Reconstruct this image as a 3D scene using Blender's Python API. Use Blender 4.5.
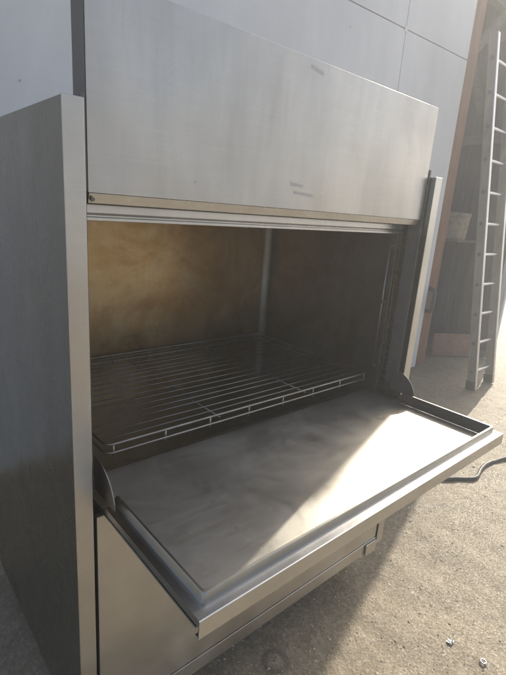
import bpy, bmesh, math, random
from mathutils import Vector, Matrix
random.seed(7)
for o in list(bpy.data.objects): bpy.data.objects.remove(o)
S = bpy.context.scene
C = S.collection
R = math.radians

# ---------------------------------------------------------------- camera
CAMH = 1.53
cam = bpy.data.cameras.new('camera')
cam.sensor_fit = 'VERTICAL'; cam.sensor_height = 36; cam.lens = 463.65/675*36
cam.clip_start = 0.02; cam.clip_end = 2000
camo = bpy.data.objects.new('camera', cam); C.objects.link(camo); S.camera = camo
_a, _b, _c = -0.730556006, 0.265108060, 0.0733357255
def _rx(t): return Matrix(((1,0,0),(0,math.cos(t),-math.sin(t)),(0,math.sin(t),math.cos(t))))
def _ry(t): return Matrix(((math.cos(t),0,math.sin(t)),(0,1,0),(-math.sin(t),0,math.cos(t))))
def _rz(t): return Matrix(((math.cos(t),-math.sin(t),0),(math.sin(t),math.cos(t),0),(0,0,1)))
_M = _rz(_c) @ _rx(_b) @ _ry(_a) @ Matrix(((1,0,0),(0,0,-1),(0,1,0)))
_rot = Matrix((_M[0], -_M[1], -_M[2])).transposed()
camo.matrix_world = Matrix.Translation((0,0,CAMH)) @ _rot.to_4x4()

# ---------------------------------------------------------------- sky, sun, exposure
SUN_AZ, SUN_EL = 16.3, 31.0          # degrees from +X towards +Y, above horizon
w = bpy.data.worlds.new('World'); S.world = w; w.use_nodes = True
nt = w.node_tree
sky = nt.nodes.new('ShaderNodeTexSky'); sky.sky_type = 'NISHITA'; sky.sun_disc = False
sky.sun_elevation = R(SUN_EL); sky.sun_rotation = R(90-SUN_AZ)
sky.air_density = 1.0; sky.dust_density = 3.5; sky.ozone_density = 1.0
nt.links.new(sky.outputs[0], nt.nodes['Background'].inputs[0])
nt.nodes['Background'].inputs[1].default_value = 0.15
sl = bpy.data.lights.new('sun', 'SUN'); sl.energy = 4.6; sl.angle = R(0.5); sl.color = (1, .92, .79)
so = bpy.data.objects.new('sun', sl); C.objects.link(so); so.location = (8, 4, 8)
sv = Vector((math.cos(R(SUN_EL))*math.cos(R(SUN_AZ)), math.cos(R(SUN_EL))*math.sin(R(SUN_AZ)), math.sin(R(SUN_EL))))
so.rotation_euler = sv.to_track_quat('Z', 'Y').to_euler()
S.render.engine = 'CYCLES'
S.view_settings.view_transform = 'Standard'; S.view_settings.look = 'None'
S.view_settings.exposure = 0.6; S.view_settings.gamma = 1.0
S.view_settings.use_curve_mapping = False
S.cycles.blur_glossy = 0.6
S.cycles.max_bounces = 12; S.cycles.glossy_bounces = 8; S.cycles.diffuse_bounces = 6
S.cycles.sample_clamp_indirect = 6.0

# ---------------------------------------------------------------- materials
def new_mat(name):
    m = bpy.data.materials.new(name); m.use_nodes = True
    t = m.node_tree; b = t.nodes['Principled BSDF']
    return m, t, b
def N(t, typ, **kw):
    n = t.nodes.new(typ)
    for k, v in kw.items():
        if k.startswith('i_'): n.inputs[k[2:].replace('_', ' ')].default_value = v
        else: setattr(n, k, v)
    return n
def coords(t, scale=(1,1,1), loc=(0,0,0), rot=(0,0,0)):
    tc = N(t, 'ShaderNodeTexCoord'); mp = N(t, 'ShaderNodeMapping')
    mp.inputs['Scale'].default_value = scale; mp.inputs['Location'].default_value = loc
    mp.inputs['Rotation'].default_value = rot
    t.links.new(tc.outputs['Object'], mp.inputs['Vector']); return mp.outputs[0]
def noise(t, vec, scale, detail=4, rough=.55, dist=0):
    n = N(t, 'ShaderNodeTexNoise'); n.inputs['Scale'].default_value = scale
    n.inputs['Detail'].default_value = detail; n.inputs['Roughness'].default_value = rough
    n.inputs['Distortion'].default_value = dist
    t.links.new(vec, n.inputs['Vector']); return n.outputs[0]
def ramp(t, fac, stops):
    r = N(t, 'ShaderNodeValToRGB'); e = r.color_ramp.elements
    while len(e) < len(stops): e.new(.5)
    for q, (p, c) in zip(e, stops):
        q.position = p; q.color = (c[0], c[1], c[2], 1) if isinstance(c, (tuple, list)) else (c, c, c, 1)
    t.links.new(fac, r.inputs[0]); return r.outputs[0]
def rng(t, fac, a, b, c, d):
    n = N(t, 'ShaderNodeMapRange'); 
    for i, v in enumerate((a, b, c, d)): n.inputs[i+1].default_value = v
    t.links.new(fac, n.inputs[0]); return n.outputs[0]
def mixc(t, fac, a, b, mode='MIX'):
    n = N(t, 'ShaderNodeMix', data_type='RGBA', blend_type=mode)
    if isinstance(fac, (int, float)): n.inputs[0].default_value = fac
    else: t.links.new(fac, n.inputs[0])
    for i, v in ((6, a), (7, b)):
        if isinstance(v, (tuple, list)): n.inputs[i].default_value = (v[0], v[1], v[2], 1)
        else: t.links.new(v, n.inputs[i])
    return n.outputs[2]
def math_n(t, op, a, b):
    n = N(t, 'ShaderNodeMath', operation=op)
    for i, v in enumerate((a, b)):
        if isinstance(v, (int, float)): n.inputs[i].default_value = v
        else: t.links.new(v, n.inputs[i])
    return n.outputs[0]
def bump(t, b, h, strength, dist, prev=None):
    n = N(t, 'ShaderNodeBump'); n.inputs['Strength'].default_value = strength; n.inputs['Distance'].default_value = dist
    t.links.new(h, n.inputs['Height'])
    if prev is not None: t.links.new(prev, n.inputs['Normal'])
    if b is not None: t.links.new(n.outputs[0], b.inputs['Normal'])
    return n.outputs[0]

def steel(name, col=(.58,.57,.55), rough=(.26,.42), brush=(6,6,400), smear=(5,5,1.2), stain=None, wave=.0006, scratch=.5, aniso=None, metal=1.0, dark=.86, spots=None, wipe=0, runs=False, grain=.15):
    """brushed stainless: grain stretched along one axis, smears in the gloss, slight oil-canning"""
    m, t, b = new_mat(name)
    b.inputs['Metallic'].default_value = metal
    if aniso:
        cv = N(t, 'ShaderNodeCombineXYZ')
        for i in range(3): cv.inputs[i].default_value = aniso[1][i]
        b.inputs['Anisotropic'].default_value = aniso[0]; t.links.new(cv.outputs[0], b.inputs['Tangent'])
    g = noise(t, coords(t, brush), 1.0, 3, .7)
    sm = noise(t, coords(t, smear, (3.1,1.7,.3)), 1.6, 6, .62, .4)
    fine = noise(t, coords(t, (1,1,1)), 60, 3, .6)
    f = math_n(t, 'ADD', math_n(t, 'MULTIPLY', g, .35), math_n(t, 'ADD', math_n(t, 'MULTIPLY', sm, .5), math_n(t, 'MULTIPLY', fine, grain)))
    ro = rng(t, f, .34, .66, rough[0], rough[1])
    if wipe:                                   # wiped-on film: broad uneven patches that change the gloss
        wp = noise(t, coords(t, (1.6,1.6,.7), (2.7,.6,1.1)), 2.1, 8, .66, 1.4)
        ro = math_n(t, 'ADD', ro, rng(t, wp, .42, .62, 0, wipe))
        sc = noise(t, coords(t, (90,90,3), (0,0,0), (.35,.5,.2)), 1, 2, .5)
        ro = math_n(t, 'ADD', ro, rng(t, sc, .68, .76, 0, .18))
    t.links.new(ro, b.inputs['Roughness'])
    c0 = ramp(t, sm, ((.3, tuple(x*dark for x in col)), (.62, col)))
    c0 = mixc(t, rng(t, g, .35, .7, 0, .16), c0, tuple(x*.72 for x in col))
    if spots:
        v1 = N(t, 'ShaderNodeTexVoronoi'); v1.inputs['Scale'].default_value = 26; t.links.new(coords(t), v1.inputs['Vector'])
        big_ = noise(t, coords(t), 5, 4, .6)
        k1 = math_n(t, 'MULTIPLY', rng(t, v1.outputs['Distance'], .10, .16, .8, 0), rng(t, big_, .5, .6, 0, 1))
        c0 = mixc(t, k1, c0, spots)
        dr = noise(t, coords(t, (3,26,26), (0,1.3,0), (0,0,.5)), 1, 5, .65, .5)
        c0 = mixc(t, rng(t, dr, .56, .72, 0, .4), c0, spots)
    if stain:
        st = noise(t, coords(t, (2.2,2.2,.55) if runs else (1,1,1), (.4,2.2,.9)), 3.2, 7, .68, .6)
        c0 = mixc(t, rng(t, st, .44, .66, 0, .85), c0, stain)
        sp = noise(t, coords(t, (1,1,1)), 11, 5, .6, .2)
        c0 = mixc(t, rng(t, sp, .54, .74, 0, .30), c0, tuple(x*.5 for x in stain))
    t.links.new(c0, b.inputs['Base Color'])
    lo = noise(t, coords(t, (1,1,1), (1.3,.2,4)), 2.4, 2, .4)
    n1 = bump(t, b, lo, .5, wave*40)
    return m
def plain(name, col, rough=.6, metal=0, var=.25, sc=14, bmp=.1, bd=.003, stretch=(1,1,1)):
    m, t, b = new_mat(name)
    b.inputs['Metallic'].default_value = metal
    n1 = noise(t, coords(t, stretch), sc, 6, .6, .2)
    t.links.new(ramp(t, n1, ((.3, tuple(x*(1-var) for x in col)), (.7, tuple(min(1, x*(1+var*.6)) for x in col)))), b.inputs['Base Color'])
    t.links.new(rng(t, n1, .3, .7, max(.05, rough-.1), min(1, rough+.1)), b.inputs['Roughness'])
    if bmp: bump(t, b, n1, bmp, bd)
    return m

M = {}
M['door'] = steel('brushed steel, vertical smears', (.53,.515,.49), (.24,.38), (5,5,300), (5,5,.7), aniso=(.45,(0,0,1)), wave=.0009, dark=.80, wipe=.14)
M['side'] = steel('dull dark steel, side panel', (.27,.25,.21), (.20,.28), (90,90,60), (1.4,1.4,.7), wipe=.06, dark=.84, wave=.0013, grain=.05)  # colour darkened for its dim reflections, though the front edge is the same sheet
M['front'] = steel('brushed steel, front panel', (.60,.58,.545), (.26,.40), (5,5,260), (2,2,2), aniso=(.55,(0,0,1)), wave=.0007, wipe=.08, dark=.8)
M['pan'] = steel('worn limescaled steel pan', (.465,.445,.395), (.32,.44), (4,160,160), (2.5,4,4), scratch=.6, wave=.00003, aniso=(.62,(0,1,0)), metal=.93, spots=(.34,.30,.23), wipe=.10)
M['edge'] = steel('polished folded steel', (.60,.60,.59), (.22,.30), (3,3,3), (4,4,4), wave=.00008, aniso=(.3,(0,1,0)), dark=.85, grain=.0)
M['rim'] = steel('dull steel rim', (.40,.385,.35), (.30,.42), (3,3,3), (4,4,4), wave=.00008, dark=.8, grain=.05)
M['lip'] = steel('folded steel lip', (.60,.595,.58), (.24,.34), (3,3,3), (4,4,4), wave=.00008, dark=.85, grain=.0)
M['inside'] = steel('heat-tinted steel lining', (.56,.42,.24), (.26,.42), (140,140,4), (3,3,2), stain=(.36,.21,.075), wave=.0006)  # gold tint stands in for the reflected sunlit ground; blotches are staining
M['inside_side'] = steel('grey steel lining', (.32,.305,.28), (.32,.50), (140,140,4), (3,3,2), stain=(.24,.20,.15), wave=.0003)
M['wire'] = steel('dull rack wire', (.44,.42,.38), (.32,.46), (30,30,30), (9,9,9), wave=.0001, stain=(.22,.18,.12))
M['gasket'] = plain('black rubber', (.03,.03,.03), .55, 0, .3, 30, .1)
M['channel'] = plain('grey plastic guide', (.12,.115,.11), .5, 0, .25, 20, .05)
M['alu'] = steel('dull aluminium', (.66,.66,.66), (.32,.5), (60,60,3), (4,4,2), wave=.0002)
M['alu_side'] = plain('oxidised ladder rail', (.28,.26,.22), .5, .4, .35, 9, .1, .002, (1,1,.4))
def wall_mat():
    m, t, b = new_mat('white coated wall panel')
    n1 = noise(t, coords(t, (1,1,.35)), 2.2, 6, .6, .3); n2 = noise(t, coords(t), 38, 4, .6)
    c0 = ramp(t, n1, ((.25, (.66,.665,.66)), (.68, (.82,.82,.815))))
    c0 = mixc(t, rng(t, n2, .62, .74, 0, .14), c0, (.5,.48,.45))
    t.links.new(c0, b.inputs['Base Color']); t.links.new(rng(t, n1, .3, .7, .38, .52), b.inputs['Roughness'])
    bump(t, b, noise(t, coords(t), 1.7, 2, .4), .3, .01)
    return m
M['wall'] = wall_mat()
M['joint'] = plain('dark joint', (.10,.10,.10), .8)
def wood(name, col, axis):
    m, t, b = new_mat(name)
    st = [26, 26, 26]; st[axis] = 1.6
    g = noise(t, coords(t, tuple(st)), 1, 6, .65, .8); k = noise(t, coords(t), 3.5, 3, .5)
    c0 = ramp(t, g, ((.28, tuple(x*.55 for x in col)), (.5, col), (.75, tuple(min(1, x*1.25) for x in col))))
    c0 = mixc(t, rng(t, k, .35, .7, 0, .45), c0, tuple(x*.6 for x in col))
    t.links.new(c0, b.inputs['Base Color']); b.inputs['Roughness'].default_value = .75
    bump(t, b, g, .35, .003)
    return m
M['redwood_z'] = wood('reddish timber upright', (.30,.165,.11), 2)
M['redwood_x'] = wood('reddish board', (.33,.19,.14), 0)
M['grey_z'] = wood('weathered grey board', (.12,.115,.11), 2)
M['grey_y'] = wood('weathered grey rail', (.17,.15,.13), 1)
M['white_z'] = plain('whitewashed board', (.62,.62,.60), .7, 0, .25, 7, .15, .004, (3,3,.6))
M['roof'] = plain('rusty sheet', (.20,.16,.14), .6, .2, .3, 6)
M['tub'] = plain('dusty tub', (.36,.31,.24), .7, 0, .35, 18, .15)
M['hose'] = plain('grey rubber hose', (.085,.08,.072), .5, 0, .25, 40, .1)
M['foil'] = steel('crumpled foil', (.85,.84,.82), (.1,.25), (20,20,20), (9,9,9), wave=.001)
M['twine'] = plain('pale twine', (.70,.67,.58), .6, 0, .3, 60, .1)
def residue():
    m, t, b = new_mat('dried tape glue')
    n1 = noise(t, coords(t, (1,1,1)), 45, 5, .7)
    t.links.new(ramp(t, n1, ((.3, (.41,.405,.39)), (.7, (.51,.50,.485)))), b.inputs['Base Color'])
    b.inputs['Metallic'].default_value = .7; b.inputs['Roughness'].default_value = .55
    return m
M['residue'] = residue()
def ground_mat():
    m, t, b = new_mat('dry dusty gravel ground')
    big = noise(t, coords(t, (1,1,1)), .9, 5, .6, .4); mid = noise(t, coords(t), 9, 7, .68, .3)
    vo = N(t, 'ShaderNodeTexVoronoi'); vo.inputs['Scale'].default_value = 95; t.links.new(coords(t), vo.inputs['Vector'])
    fin = noise(t, coords(t), 160, 4, .7)
    c0 = ramp(t, mid, ((.26, (.19,.155,.102)), (.52, (.285,.236,.16)), (.75, (.375,.315,.225))))
    c0 = mixc(t, rng(t, big, .38, .66, 0, .5), c0, (.345,.287,.197))
    c0 = mixc(t, .35, c0, ramp(t, vo.outputs['Color'], ((.2, (.14,.113,.076)), (.6, (.29,.24,.165)), (.95, (.50,.44,.34)))))
    # a ring-shaped damp mark on the ground beside the machine
    tc = N(t, 'ShaderNodeTexCoord'); vd = N(t, 'ShaderNodeVectorMath', operation='DISTANCE'); vd.inputs[1].default_value = (.98,.85,0)
    t.links.new(tc.outputs['Object'], vd.inputs[0])
    ring = math_n(t, 'SUBTRACT', 1, rng(t, math_n(t, 'ABSOLUTE', math_n(t, 'SUBTRACT', vd.outputs['Value'], .04), 0), .004, .016, 0, 1))
    c0 = mixc(t, math_n(t, 'MULTIPLY', ring, .55), c0, (.09,.075,.055))
    t.links.new(c0, b.inputs['Base Color'])
    t.links.new(rng(t, fin, .35, .68, .95, .35), b.inputs['Roughness'])
    b.inputs['Specular IOR Level'].default_value = .35
    n1 = bump(t, None, mid, .45, .010); n2 = bump(t, None, vo.outputs['Distance'], .35, .003, n1); bump(t, b, fin, .5, .002, n2)
    return m
M['ground'] = ground_mat()

# ---------------------------------------------------------------- mesh helpers
class MB:
    def __init__(s): s.v = []; s.f = []
    def box(s, x0, x1, y0, y1, z0, z1):
        n = len(s.v)
        s.v += [(x0,y0,z0),(x1,y0,z0),(x1,y1,z0),(x0,y1,z0),(x0,y0,z1),(x1,y0,z1),(x1,y1,z1),(x0,y1,z1)]
        s.f += [tuple(n+i for i in q) for q in ((3,2,1,0),(4,5,6,7),(0,1,5,4),(1,2,6,5),(2,3,7,6),(3,0,4,7))]
        return s
    def bar(s, a, b, w, h, up=(0,0,1)):
        """a square bar from a to b, w wide and h along 'up'"""
        a, b, up = Vector(a), Vector(b), Vector(up); d = (b-a).normalized()
        u = d.cross(up).normalized(); q = u.cross(d).normalized(); n = len(s.v)
        for p in (a, b):
            for i, j in ((-1,-1),(1,-1),(1,1),(-1,1)): s.v.append(tuple(p + u*(i*w/2) + q*(j*h/2)))
        s.f += [tuple(n+i for i in q2) for q2 in ((0,1,2,3),(7,6,5,4),(0,4,5,1),(1,5,6,2),(2,6,7,3),(3,7,4,0))]
        return s
    def prism(s, prof, axis, a, b):
        """closed 2-D profile swept along an axis (profile given in the two other axes in order)"""
        n = len(s.v); k = len(prof)
        for e in (a, b):
            for (p, q) in prof:
                s.v.append({0: (e,p,q), 1: (p,e,q), 2: (p,q,e)}[axis])
        s.f.append(tuple(n+i for i in range(k))); s.f.append(tuple(n+k+i for i in reversed(range(k))))
        for i in range(k):
            j = (i+1) % k; s.f.append((n+i, n+k+i, n+k+j, n+j))
        return s
    def tube(s, pts, r, n=8, closed=False):
        pts = [Vector(p) for p in pts]; k0 = len(s.v); L = len(pts); ref = None
        for i, p in enumerate(pts):
            d = (pts[(i+1) % L]-pts[i-1]) if closed else (pts[min(i+1, L-1)]-pts[max(i-1, 0)])
            d.normalize()
            if ref is None:
                ref = Vector((0,0,1)) if abs(d.z) < .9 else Vector((1,0,0))
                ref = (ref - d*ref.dot(d)).normalized()
            else:
                ref = (ref - d*ref.dot(d)).normalized()
            q = d.cross(ref)
            for j in range(n):
                t = 2*math.pi*j/n; s.v.append(tuple(p + (ref*math.cos(t) + q*math.sin(t))*r))
        m = L if closed else L-1
        for i in range(m):
            for j in range(n):
                a = k0+i*n+j; b = k0+i*n+(j+1) % n; c = k0+((i+1) % L)*n+(j+1) % n; d2 = k0+((i+1) % L)*n+j
                s.f.append((a, b, c, d2))
        if not closed:
            s.f.append(tuple(k0+j for j in reversed(range(n)))); s.f.append(tuple(k0+(L-1)*n+j for j in range(n)))
        return s
    def lathe(s, prof, c, n=32):
        k0 = len(s.v)
        for (r, z) in prof:
            for j in range(n):
                t = 2*math.pi*j/n; s.v.append((c[0]+r*math.cos(t), c[1]+r*math.sin(t), c[2]+z))
        for i in range(len(prof)-1):
            for j in range(n):
                s.f.append((k0+i*n+j, k0+i*n+(j+1) % n, k0+(i+1)*n+(j+1) % n, k0+(i+1)*n+j))
        s.f.append(tuple(k0+j for j in reversed(range(n)))); s.f.append(tuple(k0+(len(prof)-1)*n+j for j in range(n)))
        return s
    def loft(s, loops, cap0=False, cap1=False):
        k0 = len(s.v); n = len(loops[0])
        for l in loops: s.v += [tuple(p) for p in l]
        for i in range(len(loops)-1):
            for j in range(n):
                s.f.append((k0+i*n+j, k0+i*n+(j+1) % n, k0+(i+1)*n+(j+1) % n, k0+(i+1)*n+j))
        if cap0: s.f.append(tuple(k0+j for j in reversed(range(n))))
        if cap1: s.f.append(tuple(k0+(len(loops)-1)*n+j for j in range(n)))
        return s
    def build(s, name, mat, parent=None, bevel=0, smooth=None, seg=2):
        me = bpy.data.meshes.new(name)
        org = Vector(parent_origin(parent)) if parent else Vector((0,0,0))
        me.from_pydata([tuple(Vector(p)-org) for p in s.v], [], s.f); me.update()
        bm = bmesh.new(); bm.from_mesh(me); bmesh.ops.recalc_face_normals(bm, faces=bm.faces); bm.to_mesh(me); bm.free()
        o = bpy.data.objects.new(name, me); C.objects.link(o); me.materials.append(M[mat] if isinstance(mat, str) else mat)
        if parent: o.parent = parent
        if bevel:
            b = o.modifiers.new('bevel', 'BEVEL'); b.width = bevel; b.segments = seg; b.limit_method = 'ANGLE'; b.angle_limit = R(35)
            b.harden_normals = True
            for p in me.polygons: p.use_smooth = True
        elif smooth:
            for p in me.polygons: p.use_smooth = True
            if smooth is not True: me.set_sharp_from_angle(angle=R(smooth))
        return o
_org = {}
def parent_origin(p): return _org[p.name]
def part_origin(o): _org[o.name] = _org[o.parent.name]; return o     # lets sub-parts be given in place
def thing(name, loc, label, cat, group=None):
    o = bpy.data.objects.new(name, None); C.objects.link(o); o.location = loc; o.empty_display_size = .1
    o['label'] = label; o['category'] = cat
    if group: o['group'] = group
    _org[o.name] = loc
    return o
def tag(o, label, cat, group=None, kind=None):
    o['label'] = label
    if cat: o['category'] = cat
    if group: o['group'] = group
    if kind: o['kind'] = kind
    return o

# ================================================================ ground
def axis_vals(fine0, fine1, step, far):
    v = []; x = fine0
    while x <= fine1+1e-6: v.append(x); x += step
    d = step; x = fine0; lo = []
    while x > -far: d *= 1.5; x -= d; lo.append(x)
    d = step; x = v[-1]; hi = []
    while x < far: d *= 1.5; x += d; hi.append(x)
    return lo[::-1] + v + hi
from mathutils import noise as mnoise
def ground_h(x, y):
    f = 1.0
    d = max(0, -x-1, x-9, -y-2, y-5)
    f = max(0, 1-d/3)
    return f*(.011*mnoise.noise((x*1.7, y*1.7, .3)) + .006*mnoise.noise((x*6, y*6, 2.1)) + .0035*mnoise.noise((x*17, y*17, 5.5)))
xs = axis_vals(.4, 5.0, .022, 90); ys = axis_vals(0.0, 2.6, .022, 90)
gv = [(x, y, ground_h(x, y)) for y in ys for x in xs]
nx = len(xs)
gf = [(j*nx+i, j*nx+i+1, (j+1)*nx+i+1, (j+1)*nx+i) for j in range(len(ys)-1) for i in range(nx-1)]
gm = bpy.data.meshes.new('ground'); gm.from_pydata(gv, [], gf); gm.update(); gm.materials.append(M['ground'])
for p in gm.polygons: p.use_smooth = True
ground = bpy.data.objects.new('ground', gm); C.objects.link(ground); ground['kind'] = 'structure'

# ================================================================ utensil washer
XL, XLc, XR, XRc = .318, .358, 1.626, 1.670       # side columns: outer/inner left, inner/outer right
YF, YB = .900, 1.86                               # front and back of the body
ZT, ZB = 1.7055, .135                             # top of the columns, underside of the body
wash = thing('utensil_washer', (.98, 1.38, 0), 'large stainless steel washing machine with its upper door raised and lower door folded down', 'dishwasher')
# side panels: folded sheet cabinets, front edge seen as a narrow upright strip
sp = MB().box(XL, XLc-.001, YF+.0035, YB, ZB, ZT-.0012).build('side_panel', 'side', wash, .0015); sp['label'] = 'steel side panel with its shade put into the colour'; part_origin(sp)
MB().box(XL-.0006, XLc, YF, YF+.003, ZB, ZT).build('front_edge', 'front', sp, .0012)
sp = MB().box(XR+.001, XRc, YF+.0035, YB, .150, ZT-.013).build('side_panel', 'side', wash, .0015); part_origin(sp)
MB().box(XR, XRc+.0006, YF, YF+.003, .150, ZT-.012).build('front_edge', 'front', sp, .0012)
# dark door guides standing a little above the columns
for (a, b) in ((XLc+.0015, XLc+.010), (XR-.011, XR-.0015)):
    MB().box(a, b, YF+.022, YF+.075, .90, ZT+.012).build('door_guide', 'channel', wash, .001)
# body top behind the doors
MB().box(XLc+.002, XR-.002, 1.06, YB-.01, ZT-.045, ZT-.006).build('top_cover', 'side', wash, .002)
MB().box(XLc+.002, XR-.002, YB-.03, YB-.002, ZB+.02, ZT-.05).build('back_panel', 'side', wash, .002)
# lining of the wash chamber
ZC = ZT-.05
MB().box(XLc+.012, XR-.016, 1.725, 1.74, .70, ZC).build('chamber_back', 'inside', wash)
MB().box(XLc+.003, XLc+.012, 1.012, 1.74, .70, ZC).build('chamber_side', 'inside_side', wash)
MB().box(XR-.016, XR-.003, 1.012, 1.74, .70, ZC).build('chamber_side', 'inside_side', wash)
MB().box(XLc+.012, XR-.016, 1.06, 1.724, ZC-.012, ZC-.001).build('chamber_ceiling', 'inside_side', wash)
MB().box(XLc+.012, XR-.016, 1.075, 1.724, .70, .712).build('chamber_floor', 'inside_side', wash)
MB().box(XLc+.012, XR-.016, 1.063, 1.074, .55, .835).build('chamber_sill', 'inside_side', wash, .002)
# cove added up the chamber corner for a soft highlight, slim guide tube on the far wall
rf = .045; cxs, cys = XR-.0165-rf, 1.7245-rf
MB().prism([(XR-.0162,1.7247)]+[(cxs+rf*math.cos(R(90-9*k)), cys+rf*math.sin(R(90-9*k))) for k in range(11)], 2, .7125, ZC-.0125).build('highlight_cove', 'inside_side', wash, smooth=30)
gt = MB().tube([(XR-.028, 1.03, .93), (XR-.028, 1.03, 1.47)], .0045, 10).build('guide_tube', 'inside_side', wash, smooth=True); part_origin(gt)
for z in (.95, 1.22, 1.44):
    MB().tube([(XR-.016, 1.03, z), (XR-.036, 1.03, z)], .008, 10).build('tube_clip', 'inside_side', gt, smooth=40)
# header rail under the raised door: light strip, dark gap, folded lower edge
hd = MB().prism([(.986,1.522),(.986,1.503),(.992,1.499),(.992,1.495),(.984,1.494),(.984,1.487),(1.055,1.487),(1.055,ZC-.016),(1.0,ZC-.016),(1.0,1.522)], 0, XLc+.014, XR-.02).build('header_rail', 'lip', wash, .0012); part_origin(hd)
MB().box(XLc+.016, XR-.024, .9925, .9995, 1.524, 1.540).build('seal', 'gasket', hd)

# ---- upper door, slid up
dx0, dx1, dy0, dy1, dz0, dz1 = .372, 1.610, .925, .982, 1.543, 1.918
ud = MB().box(dx0, dx1, dy0, dy1, dz0, dz1).build('upper_door', 'door', wash, .0006); part_origin(ud)
MB().prism([(dy0+.004,1.5425),(dy0+.010,1.523),(dy0+.016,1.520),(dy1-.004,1.520),(dy1-.004,1.5425)], 0, dx0+.003, dx1-.006).build('bottom_lip', 'lip', ud, .001)
for (cx, cz, ww, hh, rt) in ((.986,1.895,.048,.009,-10), (.946,1.607,.050,.009,-3), (.976,1.585,.080,.008,-3)):
    m = MB(); k = 10; pr = []
    for i in range(k+1): pr.append((cx-ww/2+ww*i/k, cz-hh/2+random.uniform(-.0009,.0009)))
    for i in range(k, -1, -1): pr.append((cx-ww/2+ww*i/k, cz+hh/2+random.uniform(-.0012,.0012)))
    ca, sa = math.cos(R(rt)), math.sin(R(rt))
    pr = [(cx+(p-cx)*ca-(q-cz)*sa, cz+(p-cx)*sa+(q-cz)*ca) for p, q in pr]
    m.prism(pr, 1, dy0-.0003, dy0-.00005).build('glue_residue', 'residue', ud)
MB().box(dx0-.0032, dx0-.0006, dy0+.0015, dy1-.001, dz0+.002, dz1-.0015).build('dark_side_strip', 'channel', ud, .0005)  # dark strip covering the door's left side face
MB().tube([(.3815,.936,1.5305),(.3815,.9255,1.5305)], .004, 12).build('bolt', 'channel', ud, smooth=40)
MB().tube([(.62,.9255,1.585),(.62,.9243,1.585)], .0022, 10).build('dent_spot', 'residue', ud)  # tiny stud standing in for a dent in the door

# ---- lower door, folded down as a shelf
LX0, LX1, LY0, LY1 = .375, 1.617, .500, 1.060
ZLg, ZRim, ZPan = CAMH-.667, CAMH-.648, CAMH-.687
def rrect(x0, x1, y0, y1, z, r, n=6):
    pts = []
    for (cx, cy, a0) in ((x1-r, y1-r, 0), (x0+r, y1-r, 90), (x0+r, y0+r, 180), (x1-r, y0+r, 270)):
        for i in range(n+1):
            t = R(a0+90*i/n); pts.append((cx+r*math.cos(t), cy+r*math.sin(t), z))
    return pts
def ring(ins, insf, insb, z, r):
    # the rim runs out towards the hinge side, where the pan is open to the chamber
    xa, xb = LX0+ins, LX1-min(ins, .012)-max(0, ins-.024)
    q = rrect(xa, xb, LY0+insf, LY1-insb, z, r)
    q = q[:14] + [(xa, .905, z), (xa, .875, z)] + q[14:] + [(xb, .875, z), (xb, .905, z)]
    return [(x, y, z if y < .89 else min(z, ZPan+.0004)) for x, y, z in q]
ld = MB().loft([ring(.003,.014,.002,ZLg-.016,.002), ring(0,0.0,0,ZLg-.016+.0005,.002), ring(0,0,0,ZLg,.002), ring(.022,.024,.004,ZLg,.010)]).build('lower_door', 'edge', wash, smooth=30)
part_origin(ld)
MB().loft([ring(.022,.024,.004,ZLg,.010), ring(.0255,.0265,.005,ZRim-.002,.010), ring(.0270,.0280,.006,ZRim,.010), ring(.0315,.0325,.008,ZRim,.009), ring(.0335,.0345,.010,ZRim-.002,.009), ring(.0375,.040,.013,ZPan+.004,.008), ring(.041,.044,.016,ZPan,.008)]).build('rim', 'rim', ld, smooth=35)
# pan floor, a sheet with slight dishing
pm = MB(); nxp, nyp = 48, 22
px0, px1, py0, py1 = LX0+.041, LX1-.012-.017, LY0+.044, LY1-.016
for j in range(nyp+1):
    for i in range(nxp+1):
        u, v = i/nxp, j/nyp
        e = min(1, min(u, 1-u)*10)*min(1, min(v, 1-v)*6)
        pm.v.append((px0+(px1-px0)*u, py0+(py1-py0)*v, ZPan + e*.0006*mnoise.noise((u*3.3, v*2.2, 1.7)) - (0 if e > 0 else .0002)))
pm.f = [(j*(nxp+1)+i, j*(nxp+1)+i+1, (j+1)*(nxp+1)+i+1, (j+1)*(nxp+1)+i) for j in range(nyp) for i in range(nxp)]
pm.build('pan', 'pan', ld, smooth=True)
# underside skin and the front lip with its hooked return
MB().box(LX0+.004, LX1-.004, LY0+.016, LY1-.004, ZPan-.012, ZPan-.008).build('outer_skin', 'front', ld)
MB().prism([(LY0-.0025, ZLg+.0006), (LY0+.0005, ZLg+.0016), (LY0+.0005, ZLg-.034), (LY0+.010, ZLg-.034), (LY0+.010, ZLg-.0365), (LY0-.0025, ZLg-.0365)], 0, LX0-.002, LX1+.002).build('front_lip', 'edge', ld, .0008)
# curved cheek plates at the hinge
for (xa, nm) in ((LX0+.004, 'l'), (LX1-.007, 'r')):
    hy, hz, r = .932, CAMH-.668, .099
    prof = [(hy+.012, hz+.012), (hy+.012, hz+r)]
    for i in range(15):
        t = R(90 + 78*i/14); prof.append((hy+r*math.cos(t), hz+r*math.sin(t)))
    prof.append((hy-r+.004, hz+.012))
    MB().prism(prof, 0, xa, xa+.003).build('cheek_plate', 'inside_side', ld, .0006)
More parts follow.
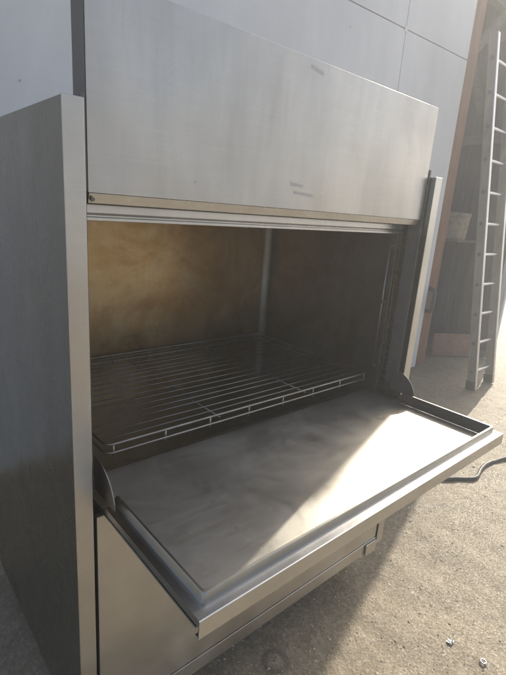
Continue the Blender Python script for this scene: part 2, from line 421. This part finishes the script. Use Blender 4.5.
# ---- lower front panel, its bottom fold, tab and the feet
fp = MB().box(XLc+.009, XR-.008, YF+.004, YF+.020, .190, .822).build('front_panel', 'front', wash, .002); part_origin(fp)
MB().box(XLc+.009, XR-.008, YF+.0008, YF+.022, .135, .188).build('bottom_fold', 'front', fp, .002)
MB().box(XR-.085, XR-.012, YF-.007, YF-.001, .128, .182).build('tab', 'front', fp, .0015)
MB().box(XLc+.02, XR-.02, YF+.05, YB-.05, .138, .160).build('base_pan', 'channel', wash, .002)
for (x, y) in ((.42,1.06), (1.54,1.06), (.40,1.78), (1.56,1.78)):
    ft = MB().lathe([(.028,.0),(.028,.008),(.013,.014),(.012,.138)], (x, y, .002), 20).build('foot', 'gasket', wash, smooth=40)  # feet coloured black for the deep shade under the machine

# ================================================================ wire rack in the chamber
ZK = CAMH-.597
rx0, rx1, ry0, ry1 = .440, 1.545, 1.016, 1.690
rack = thing('wire_rack', (.99, 1.35, ZK-.03), 'steel wire rack lying inside the open wash chamber', 'rack')
def frame_loop(z, rc=.02):
    return [(x, y, z) for (x, y, _) in rrect(rx0, rx1, ry0, ry1, z, rc, 5)]
MB().tube(frame_loop(ZK), .0036, 8, True).build('top_rail', 'wire', rack, smooth=True)
MB().tube(frame_loop(ZK-.024), .0030, 8, True).build('bottom_rail', 'wire', rack, smooth=True)
n = 0
for x in [rx0+.02+(rx1-rx0-.04)*i/7 for i in range(8)]:
    for y in (ry0, ry1):
        MB().tube([(x, y+(.001 if y == ry0 else -.001), ZK-.034), (x, y+(.001 if y == ry0 else -.001), ZK)], .0030, 6).build('upright', 'wire', rack, smooth=True)
for y in [ry0+.2, ry0+.45]:
    for x in (rx0, rx1): MB().tube([(x, y, ZK-.03), (x, y, ZK)], .003, 6).build('upright', 'wire', rack, smooth=True)
NW = 16
for i in range(NW):
    y = ry0+.035+(ry1-ry0-.06)*i/(NW-1) + random.uniform(-.004,.004)
    sag = random.uniform(-.003, .001)
    MB().tube([(rx0, y, ZK-.003), ((rx0+rx1)/2, y+random.uniform(-.003,.003), ZK-.003+sag), (rx1, y, ZK-.003)], .0020, 6).build('cross_wire', 'wire', rack, smooth=True)
for x in (rx0+.36, rx0+.74):
    MB().tube([(x, ry0, ZK-.010), (x, ry1, ZK-.010)], .0020, 6).build('bearer', 'wire', rack, smooth=True)

# ================================================================ white panel wall behind
wall = thing('panel_wall', (1.6, 2.52, 0), 'white wall of large flat panels with thin dark joints behind the machine', 'wall')
WT = math.tan(R(-2.6))
def wy(x): return 2.40 + (x-4.54)*WT
xe = [4.54, 3.575, .97, -1.5]; ze = [.03, 3.005, 5.4]; g = .0035
for i in range(3):
    for j in range(2):
        x1, x0 = xe[i]-(g if i else 0), xe[i+1]+g; z0, z1 = ze[j]+(g if j else 0), ze[j+1]-g
        MB().prism([(x0, wy(x0)), (x1, wy(x1)), (x1, wy(x1)+.06), (x0, wy(x0)+.06)], 2, z0, z1).build('wall_panel', 'wall', wall, .0025)
MB().prism([(-1.5, wy(-1.5)+.012), (4.52, wy(4.52)+.012), (4.52, wy(4.52)+.05), (-1.5, wy(-1.5)+.05)], 2, .05, 5.38).build('backing', 'joint', wall).hide_render = False
for (x, z) in ((.72, 2.045), (2.93, 2.85)):
    m = MB(); y = wy(x)
    m.tube([(x, y+.002, z), (x, y-.003, z)], .005, 10).build('screw', 'residue', wall, smooth=40)
MB().box(3.555, 3.597, wy(3.575)-.004, wy(3.575)-.0005, 2.985, 3.025).build('joint_cap', 'wall', wall, .001)
# plain bow handle at the wall's end
hx, hz = 4.585, .765
MB().tube([(hx, 2.405, hz+.12), (hx, 2.36, hz+.115), (hx, 2.345, hz+.09), (hx, 2.345, hz-.09), (hx, 2.36, hz-.115), (hx, 2.405, hz-.12)], .021, 10).build('handle', 'channel', wall, smooth=60)
MB().box(4.545, 4.625, 2.403, 2.425, hz-.15, hz+.15).build('handle_plate', 'channel', wall, .003)

# ================================================================ timber shed beyond the wall's end
shed = thing('timber_shed', (5.1, 3.0, 0), 'open timber shed with reddish posts beyond the end of the white wall', 'shed')
def part(name, mat, *b, bev=.004): return MB().box(*b).build(name, mat, shed, bev)
part('post', 'redwood_z', 4.56, 4.84, 2.46, 2.58, 0, 3.9)
part('post', 'redwood_z', 4.90, 4.98, 2.82, 2.90, 0, 3.9)
# boarded far side, its boards one by one
y = 2.17
while y < 4.6:
    wd = random.uniform(.13, .17)
    k_ = .006*(int(y*50) % 2); MB().box(5.78+k_, 5.80+k_, y, y+wd+.0, .03, 3.95+random.uniform(-.02,.02)).build('board', 'grey_z', shed, .002); y += wd-.012*0
x = 4.56
while x < 5.76:
    wd = random.uniform(.13, .17)
    MB().box(x, min(5.77, x+wd-.006), 4.6, 4.62, .03, 3.95).build('board', 'grey_z', shed, .002); x += wd
part('corner_board', 'white_z', 5.745, 5.805, 2.085, 2.165, 0.01, 3.95)
for yy in (2.52, 3.0, 3.6): part('stud', 'grey_z', 5.70, 5.775, yy-.03, yy+.03, .05, 3.9)
for zz in (2.50, 3.55): part('rail', 'grey_y', 5.66, 5.698, 2.15, 4.55, zz-.05, zz+.05)
for (a, b) in (((5.63,2.78,3.92), (5.63,2.99,3.72)), ((5.63,2.97,3.55), (5.63,2.70,2.75))):
    MB().bar(a, b, .05, .07).build('brace', 'grey_y', shed, .003)
MB().bar((4.72,2.62,2.95), (5.62,2.62,3.75), .05, .09).build('brace', 'grey_y', shed, .003)
part('beam', 'grey_y', 4.56, 5.77, 2.60, 2.68, 3.76, 3.92)
part('shelf', 'grey_y', 5.12, 5.69, 2.46, 2.72, 1.36, 1.385)
part('light_block_sheet', 'roof', 5.808, 5.822, 2.17, 4.62, .02, 3.95)  # unseen sheet added to stop sun leaking between the boards
part('sole_plate', 'grey_y', 5.68, 5.775, 2.15, 4.55, .02, .10)
m = MB(); k = 26
prf = [(4.54+i*(5.86-4.54)/k, 3.97+(.012 if i % 2 else -.012)) for i in range(k+1)]
m.prism([(x, z) for x, z in prf]+[(x, z+.003) for x, z in reversed(prf)], 1, 2.50, 4.7).build('roof', 'roof', shed)

brd = MB().bar((5.19, 2.57, .15), (5.64, 2.30, .15), .035, .27).build('loose_board', 'redwood_x', None, .004)
tag(brd, 'reddish brown board standing on edge across the shed floor behind the ladder', 'board')
tub = thing('storage_tub', (5.28, 2.58, 1.386), 'dusty beige tub standing on the small shelf in the shed', 'tub')
MB().lathe([(.105,0),(.112,.02),(.128,.25)], (5.28,2.58,1.386), 28).build('body', 'tub', tub, smooth=40)
MB().lathe([(.128,.2505),(.136,.252),(.136,.285),(.125,.292)], (5.28,2.58,1.386), 28).build('lid', 'tub', tub, smooth=40)
for i, (a, b, lb) in enumerate((((5.50,2.62,.02), (5.66,2.76,1.95), 'thin pole leaning in the shed, nearer the ladder'), ((5.42,2.78,.02), (5.655,2.93,1.75), 'shorter thin pole leaning in the shed, nearer the reddish post'))):
    tag(MB().tube([a, b], .016, 10).build('pole', 'grey_z', None, smooth=True), lb, 'pole')

# ================================================================ ladder
lad = thing('ladder', (4.66, 1.73, 0), 'tall straight ladder leaning beside the shed opening', 'ladder')
def ly(z): return 1.742 + z*(.412/3.14)
for x in (4.462, 4.862):
    a, b = Vector((x, ly(0), .0)), Vector((x, ly(3.16), 3.16))
    up = Vector((0, (b-a).z, -(b-a).y)).normalized()
    r_ = MB().bar(a, b, .026, .075, up).build('rail', 'alu_side', lad, .002); part_origin(r_)
    off = -up*.0415 if up.y > 0 else up*.0415
    MB().bar(a+off+Vector((.002,0,.01)), b+off+Vector((.002,0,-.01)), .038, .007, up).build('flange', 'alu', r_, .001)
    MB().bar(a+Vector((0,.006,.004)), a+Vector((0,.016,.09)), .034, .09, up).build('rubber_foot', 'gasket', r_, .003)
for i in range(11):
    z = .18+.278*i
    MB().tube([(4.4475, ly(z), z), (4.8765, ly(z), z)], .016, 12).build('rung', 'alu', lad, smooth=50)
    for xx in (4.4455,): MB().tube([(xx, ly(z), z), (xx+.0015, ly(z), z)], .0175, 12).build('rung_plug', 'channel', lad, smooth=50)

# ================================================================ small things on the ground
pts = [(1.95,1.42),(2.25,1.27),(2.545,1.125),(2.62,1.10),(2.715,1.045),(2.80,.985),(2.85,.972),(2.90,.98),(2.96,.995),(3.03,1.005),(3.096,1.006),(3.208,.99),(3.295,.965),(3.6,.86),(4.2,.55)]
def smooth_path(p, n=6):
    out = []
    for i in range(len(p)-1):
        p0 = p[max(i-1, 0)]; p1 = p[i]; p2 = p[i+1]; p3 = p[min(i+2, len(p)-1)]
        for k in range(n):
            t = k/n
            out.append(tuple(.5*((2*p1[c])+(-p0[c]+p2[c])*t+(2*p0[c]-5*p1[c]+4*p2[c]-p3[c])*t*t+(-p0[c]+3*p1[c]-3*p2[c]+p3[c])*t**3) for c in range(2)))
    out.append(p[-1]); return out
hp = [(x, y, ground_h(x, y)+.013) for x, y in smooth_path(pts)]
tag(MB().tube(hp, .0115, 12).build('hose', 'hose', None, smooth=True), 'dark grey hose snaking over the sunlit ground beyond the folded-down door', 'hose')
wr = MB(); c0 = (1.584, .381)
prof = []
for i in range(28):
    t = 2*math.pi*i/28; prof.append((c0[0]+.0095*math.cos(t), c0[1]+.0095*math.sin(t), ground_h(*c0)+.006))
tag(wr.tube(prof, .003, 8, True).build('metal_ring', 'foil', None, smooth=True), 'small shiny metal ring on the sunlit gravel', 'ring')
fm = MB(); c1 = (1.565, .498); k = 7
for j in range(k):
    for i in range(k):
        fm.v.append((c1[0]+(i-3)*.004+random.uniform(-.0015,.0015), c1[1]+(j-3)*.0035+random.uniform(-.001,.001), ground_h(*c1)+.005+random.uniform(-.0025,.0025)))
fm.f = [(j*k+i, j*k+i+1, (j+1)*k+i+1, (j+1)*k+i) for j in range(k-1) for i in range(k-1)]
fo = fm.build('foil_scrap', 'foil', None); sm_ = fo.modifiers.new('thick', 'SOLIDIFY'); sm_.thickness = .0006
tag(fo, 'crumpled scrap of bright foil on the gravel above the shiny ring', 'scrap')

# loose grit and pebbles: one object, nobody could count it
gv, gf, gmi = [], [], []
rs = random.Random(3)
def pebble(x, y, r, mi):
    n = len(gv); z = ground_h(x, y)+r*.05; a = rs.uniform(0, 6.28); sx, sy, sz = r*rs.uniform(.7,1.3), r*rs.uniform(.6,1.1), r*rs.uniform(.22,.5)
    for (px, py, pz) in ((1,0,0),(.3,.95,.1),(-.8,.55,-.1),(-.75,-.6,.1),(.35,-.9,0),(.1,.05,1),(0,0,-1)):
        px += rs.uniform(-.2,.2); py += rs.uniform(-.2,.2)
        qx, qy = px*sx, py*sy
        gv.append((x+qx*math.cos(a)-qy*math.sin(a), y+qx*math.sin(a)+qy*math.cos(a), z+pz*sz))
    for i in range(5):
        j = (i+1) % 5; gf.append((n+i, n+j, n+5)); gmi.append(mi); gf.append((n+j, n+i, n+6)); gmi.append(mi)
for _ in range(42000):
    d = .75+6.2*rs.random()**1.5; az = R(rs.uniform(2, 52))
    x, y = d*math.cos(az), d*math.sin(az)
    if y > 2.35 and x < 4.5: continue
    r = min(.009, .0009+rs.expovariate(1/.0007)*(2.2 if rs.random() < .04 else 1)) * (1+.12*d)
    pebble(x, y, r, rs.choices((0,1,2), (.5,.26,.24))[0])
for _ in range(70):
    d = 1.4+4*rs.random(); az = R(rs.uniform(4, 40)); pebble(d*math.cos(az), d*math.sin(az), rs.uniform(.005,.009), rs.choice((0,1)))
for _ in range(110):                        # a thin line of pale chips across the ground
    u = rs.random(); x = 2.20+.75*u+rs.gauss(0,.008); y = 1.06-.50*u+.02*math.sin(u*9)+rs.gauss(0,.008)
    pebble(x, y, rs.uniform(.0025,.006), 2)
pe = bpy.data.meshes.new('grit'); pe.from_pydata(gv, [], gf); pe.update()
for nm, col, ro in (('grit tan', (.25,.21,.15), .8), ('grit grey', (.22,.19,.145), .65), ('grit quartz', (.72,.67,.58), .16)):
    pe.materials.append(plain(nm, col, ro, 0, .35, 30, .1))
pe.polygons.foreach_set('material_index', gmi)
po = bpy.data.objects.new('grit', pe); C.objects.link(po); po['kind'] = 'stuff'; po['label'] = 'loose grit and pebbles scattered over the ground'

# ================================================================ added haze standing in for lens glare
hm, ht, hb = new_mat('veiling haze'); ht.nodes.remove(hb)
pv = ht.nodes.new('ShaderNodeVolumePrincipled'); pv.inputs['Color'].default_value = (.96,.97,.97,1)
pv.inputs['Density'].default_value = .031; pv.inputs['Anisotropy'].default_value = .38
ht.links.new(pv.outputs[0], ht.nodes['Material Output'].inputs['Volume'])
ex = max(abs(v) for v in xs+ys)+2
hz_ = MB().box(-ex, ex, -ex, ex, -1.0, 5.6).build('haze', hm, None)
hz_['kind'] = 'stuff'; hz_['label'] = 'thin pale veiling haze added to stand in for lens glare'
